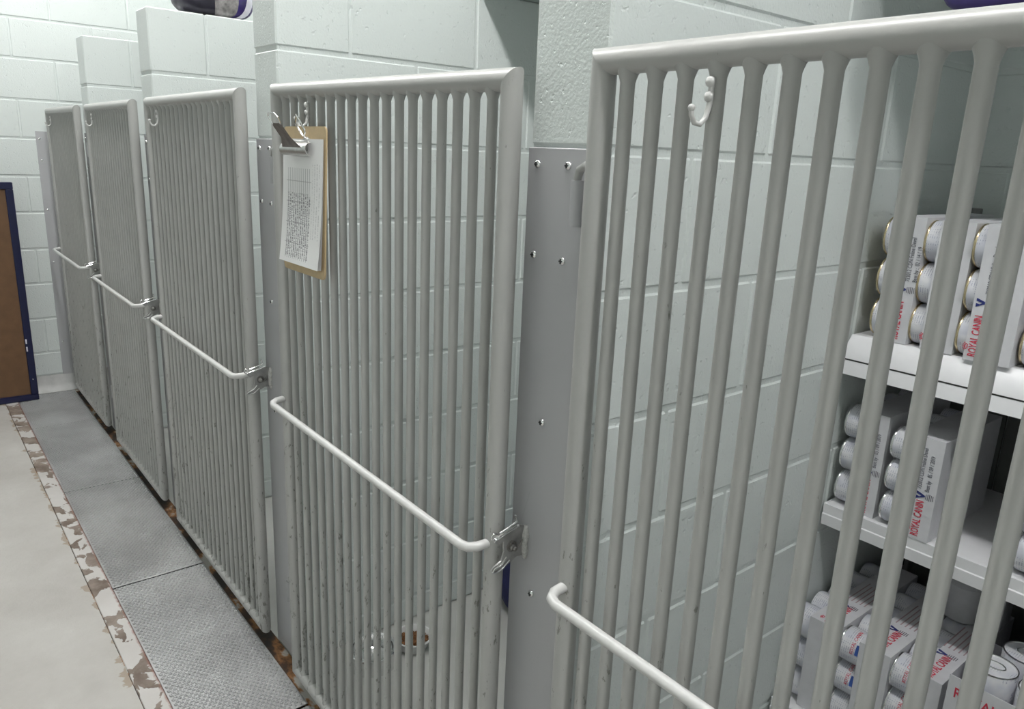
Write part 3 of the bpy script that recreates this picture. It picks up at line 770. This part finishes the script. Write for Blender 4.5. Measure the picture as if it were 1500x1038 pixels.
pack(-0.455, 1.585, 1.1835, 0.092, 0.257, 0.345, 'white can pack on the upper shelf at the right picture edge', g1, lines=ln)
g2 = 'can packs on the middle shelf'
l2 = [('733012 CDN Feline Devel', 0.50, -0.010), ('Best by   05 / 09 / 2019', 0.49, 0.006)]
pack(-0.757, 1.592, 0.7855, 0.096, 0.236, 0.310, 'white can pack on the middle shelf touching the block wall', g2, gold=False, lines=l2, open_w=0.032, tb=0.046)
pack(-0.646, 1.578, 0.7855, 0.106, 0.222, 0.315, 'white can pack dated 2019 on the middle shelf beside the empty gap', g2, gold=False, lines=l2, open_w=0.036, tb=0.050)
pack(-0.392, 1.585, 0.7855, 0.100, 0.240, 0.315, 'can pack on the middle shelf right of the empty gap, mostly hidden by a bar', g2, gold=False, lines=l2)
g3 = 'can packs on the bottom shelf'
pack(-0.764, 1.500, 0.3115, 0.114, 0.235, 0.400, 'white can pack on the bottom shelf nearest the block wall', g3, gold=False, open_w=0.046, front='plain', top=True)
pack(-0.648, 1.500, 0.3115, 0.112, 0.235, 0.400, 'white can pack in the middle of the bottom shelf with red lettering on its cans', g3, gold=False, open_w=0.046, front='plain', top=True, can_print=(2, 1))
pack(-0.534, 1.500, 0.3115, 0.100, 0.235, 0.400, 'white can pack on the bottom shelf beside the torn open tray', g3, gold=False, open_w=0.046, front='plain', top=True, can_print=(2, 1, 0))

# torn tray with upright cans, jar, carton and black bag on the bottom shelf
pack(-0.428, 1.500, 0.3115, 0.260, 0.170, 0.240, 'low can pack under the torn tray at the bottom right picture edge', g3, gold=False, front='plain')
ty = tag(empty('can_tray', (-0.418, 1.475, 0.482)), 'white torn tray holding loose upright cans at the bottom right', 'tray')
t = MB(); t.box((0, 0, 0), (0.25, 0.0015, 0.112)); t.box((0, 0.0015, 0), (0.0015, 0.22, 0.112)); t.box((0.2485, 0.0015, 0), (0.25, 0.22, 0.112)); t.box((0.0015, 0.0015, 0), (0.2485, 0.22, 0.0015)); t.box((0.0015, 0.2185, 0), (0.2485, 0.22, 0.09))
tb = t.build('tray_body', 'carton', ty)
text('ROYAL CANIN', 0.030, 'print_red', tb, (0.012, -0.0006, 0.070), (1, 0, 0), (0, 0, 1), sx=0.8, bold=0.0003)
def upright_can(x, y, z, r, h, label, mark):
    c = empty('food_can', (x, y, z)); tag(c, label, 'can', 'loose upright cans in the tray')
    bd = MB().lathe([(r * 0.95, 0), (r, 0.003), (r, h - 0.004), (r * 0.97, h - 0.002)], 28).build('can_body', 'can_label', c)
    lid = MB().lathe([(r * 0.97, h - 0.003), (r * 1.0, h - 0.002), (r * 1.0, h), (r * 0.95, h), (r * 0.92, h - 0.004), (r * 0.6, h - 0.0035), (0, h - 0.004)], 28).build('lid', 'bright_steel', c)
    q = [(0.45 * r * math.cos(a), 0.1 * r + 0.32 * r * math.sin(a), h - 0.0015) for a in [2 * PI * k / 12 for k in range(12)]]
    MB().tube(q, 0.0013, 6, closed=True).build('ring_pull', 'bright_steel', lid)
    if mark:
        me = MB(); vs = []; fs = []
        for i in range(7):
            a = -1.9 + i * 0.09
            for zz in (h * 0.35, h * 0.62): vs.append(((r + 0.0004) * math.cos(a), (r + 0.0004) * math.sin(a), zz))
        for i in range(6): fs.append((2 * i, 2 * i + 2, 2 * i + 3, 2 * i + 1))
        me.add(vs, fs).build('label_patch', mark, c)
upright_can(-0.366, 1.535, 0.4840, 0.041, 0.135, 'upright can with a green label patch and ring pull lid', 'print_green')
upright_can(-0.280, 1.530, 0.4840, 0.041, 0.130, 'upright can with a blue label patch at the right picture edge', 'print_blue')
upright_can(-0.340, 1.630, 0.4840, 0.041, 0.135, 'upright unmarked can at the back of the torn tray', None)
jr = tag(empty('jar', (-0.512, 1.790, 0.5475)), 'pale round jar standing in shadow on top of a bottom shelf can pack', 'jar')
jar = MB().lathe([(0.0, 0), (0.036, 0), (0.040, 0.004), (0.040, 0.085), (0.030, 0.095), (0.030, 0.100), (0, 0.100)], 24).build('jar_body', 'carton_grey', jr)
MB().lathe([(0.033, 0.096), (0.034, 0.098), (0.034, 0.118), (0.032, 0.121), (0, 0.121)], 24).build('lid', 'carton_grey', jr)
bx = tag(empty('small_carton', (-0.455, 1.800, 0.5475)), 'small grey printed carton standing beside the jar in shadow', 'box')
bb = MB().cbox((0, 0, 0), (0.020, 0.06, 0.105), 0.001).build('carton_body', 'carton_grey', bx)
for k in range(5): MB().box((0.003, -0.0004, 0.084 - 0.014 * k), (0.017, 0.0002, 0.0865 - 0.014 * k)).build('print_line', 'print_faint', bb)
bg = pillow(0.12, 0.100, 0.200, 0.7, 0.7, wob=0.03).build('plastic_bag', 'black_plastic', None, (-0.272, 1.870, 0.5175), 80)
tag(bg, 'crumpled black plastic bag on the bottom shelf behind the loose cans', 'bag')

# ------------------------------------------------------------------ bags on top
def stripe_bag(loc, label, sy=0.150, sz=0.16, sx=0.075):
    r = empty('food_bag', loc); tag(r, label, 'bag')
    n, m = 28, 16; random.seed(3)
    def P(a, t, off=0.0):
        ca = math.cos(a); e = 0.38
        f = lambda v, q: math.copysign(abs(v) ** q, v)
        return Vector(((sx + off) * f(ca, e) * f(math.cos(t), 0.6), (sy + off) * f(ca, e) * f(math.sin(t), 0.6), (sz + off) * f(math.sin(a), e) + sz))
    pillow(sx, sy, sz, 0.38, 0.6, 28, 16, 0.008).build('bag_body', 'bag_black', r, (0, 0, sz), 80)
    def patch(name, mat, edge0, edge1, off):
        vs = []; fs = []; K = 14
        for i in range(K + 1):
            a = -1.35 + 2.7 * i / K
            for j in range(7):
                t = edge0(a) + (edge1(a) - edge0(a)) * j / 6
                vs.append(P(a, t, off))
        for i in range(K):
            for j in range(6): q = i * 7 + j; fs.append((q, q + 1, q + 8, q + 7))
        MB().add(vs, fs).build(name, mat, r, ang=80)
    patch('silver_panel', 'bag_silver', lambda a: -0.02, lambda a: 0.32, 0.0035)
    patch('purple_panel', 'bag_purple', lambda a: 0.32, lambda a: 1.5, 0.003)
    patch('white_stripe', 'bag_white', lambda a: 0.62 + 0.16 * a, lambda a: 0.95 + 0.16 * a, 0.006)
    return r
stripe_bag((-3.150, 1.045, 1.985), 'black and purple food bag with a white stripe lying on top of a partition')
fl = pillow(0.05, 0.05, 0.022, 0.8, 0.8, wob=0.12).build('crumpled_film', 'bag_white', None, (-3.135, 1.262, 2.0), 80)
tag(fl, 'crumpled white plastic film on the partition top beside the food bag', 'plastic film')
pb = empty('purple_bag', (-0.52, 1.47, 2.006)); tag(pb, 'purple bag drooping over the storage platform edge above the nearest gate', 'bag')
pillow(0.13, 0.15, 0.07, 0.6, 0.6, wob=0.01).build('bag_body', 'bag_purple', pb, (0, 0.10, 0.072), 80)
pillow(0.10, 0.022, 0.135, 0.6, 0.6, wob=0.01).build('bag_flap', 'bag_purple', pb, (0, -0.10, -0.10), 80)
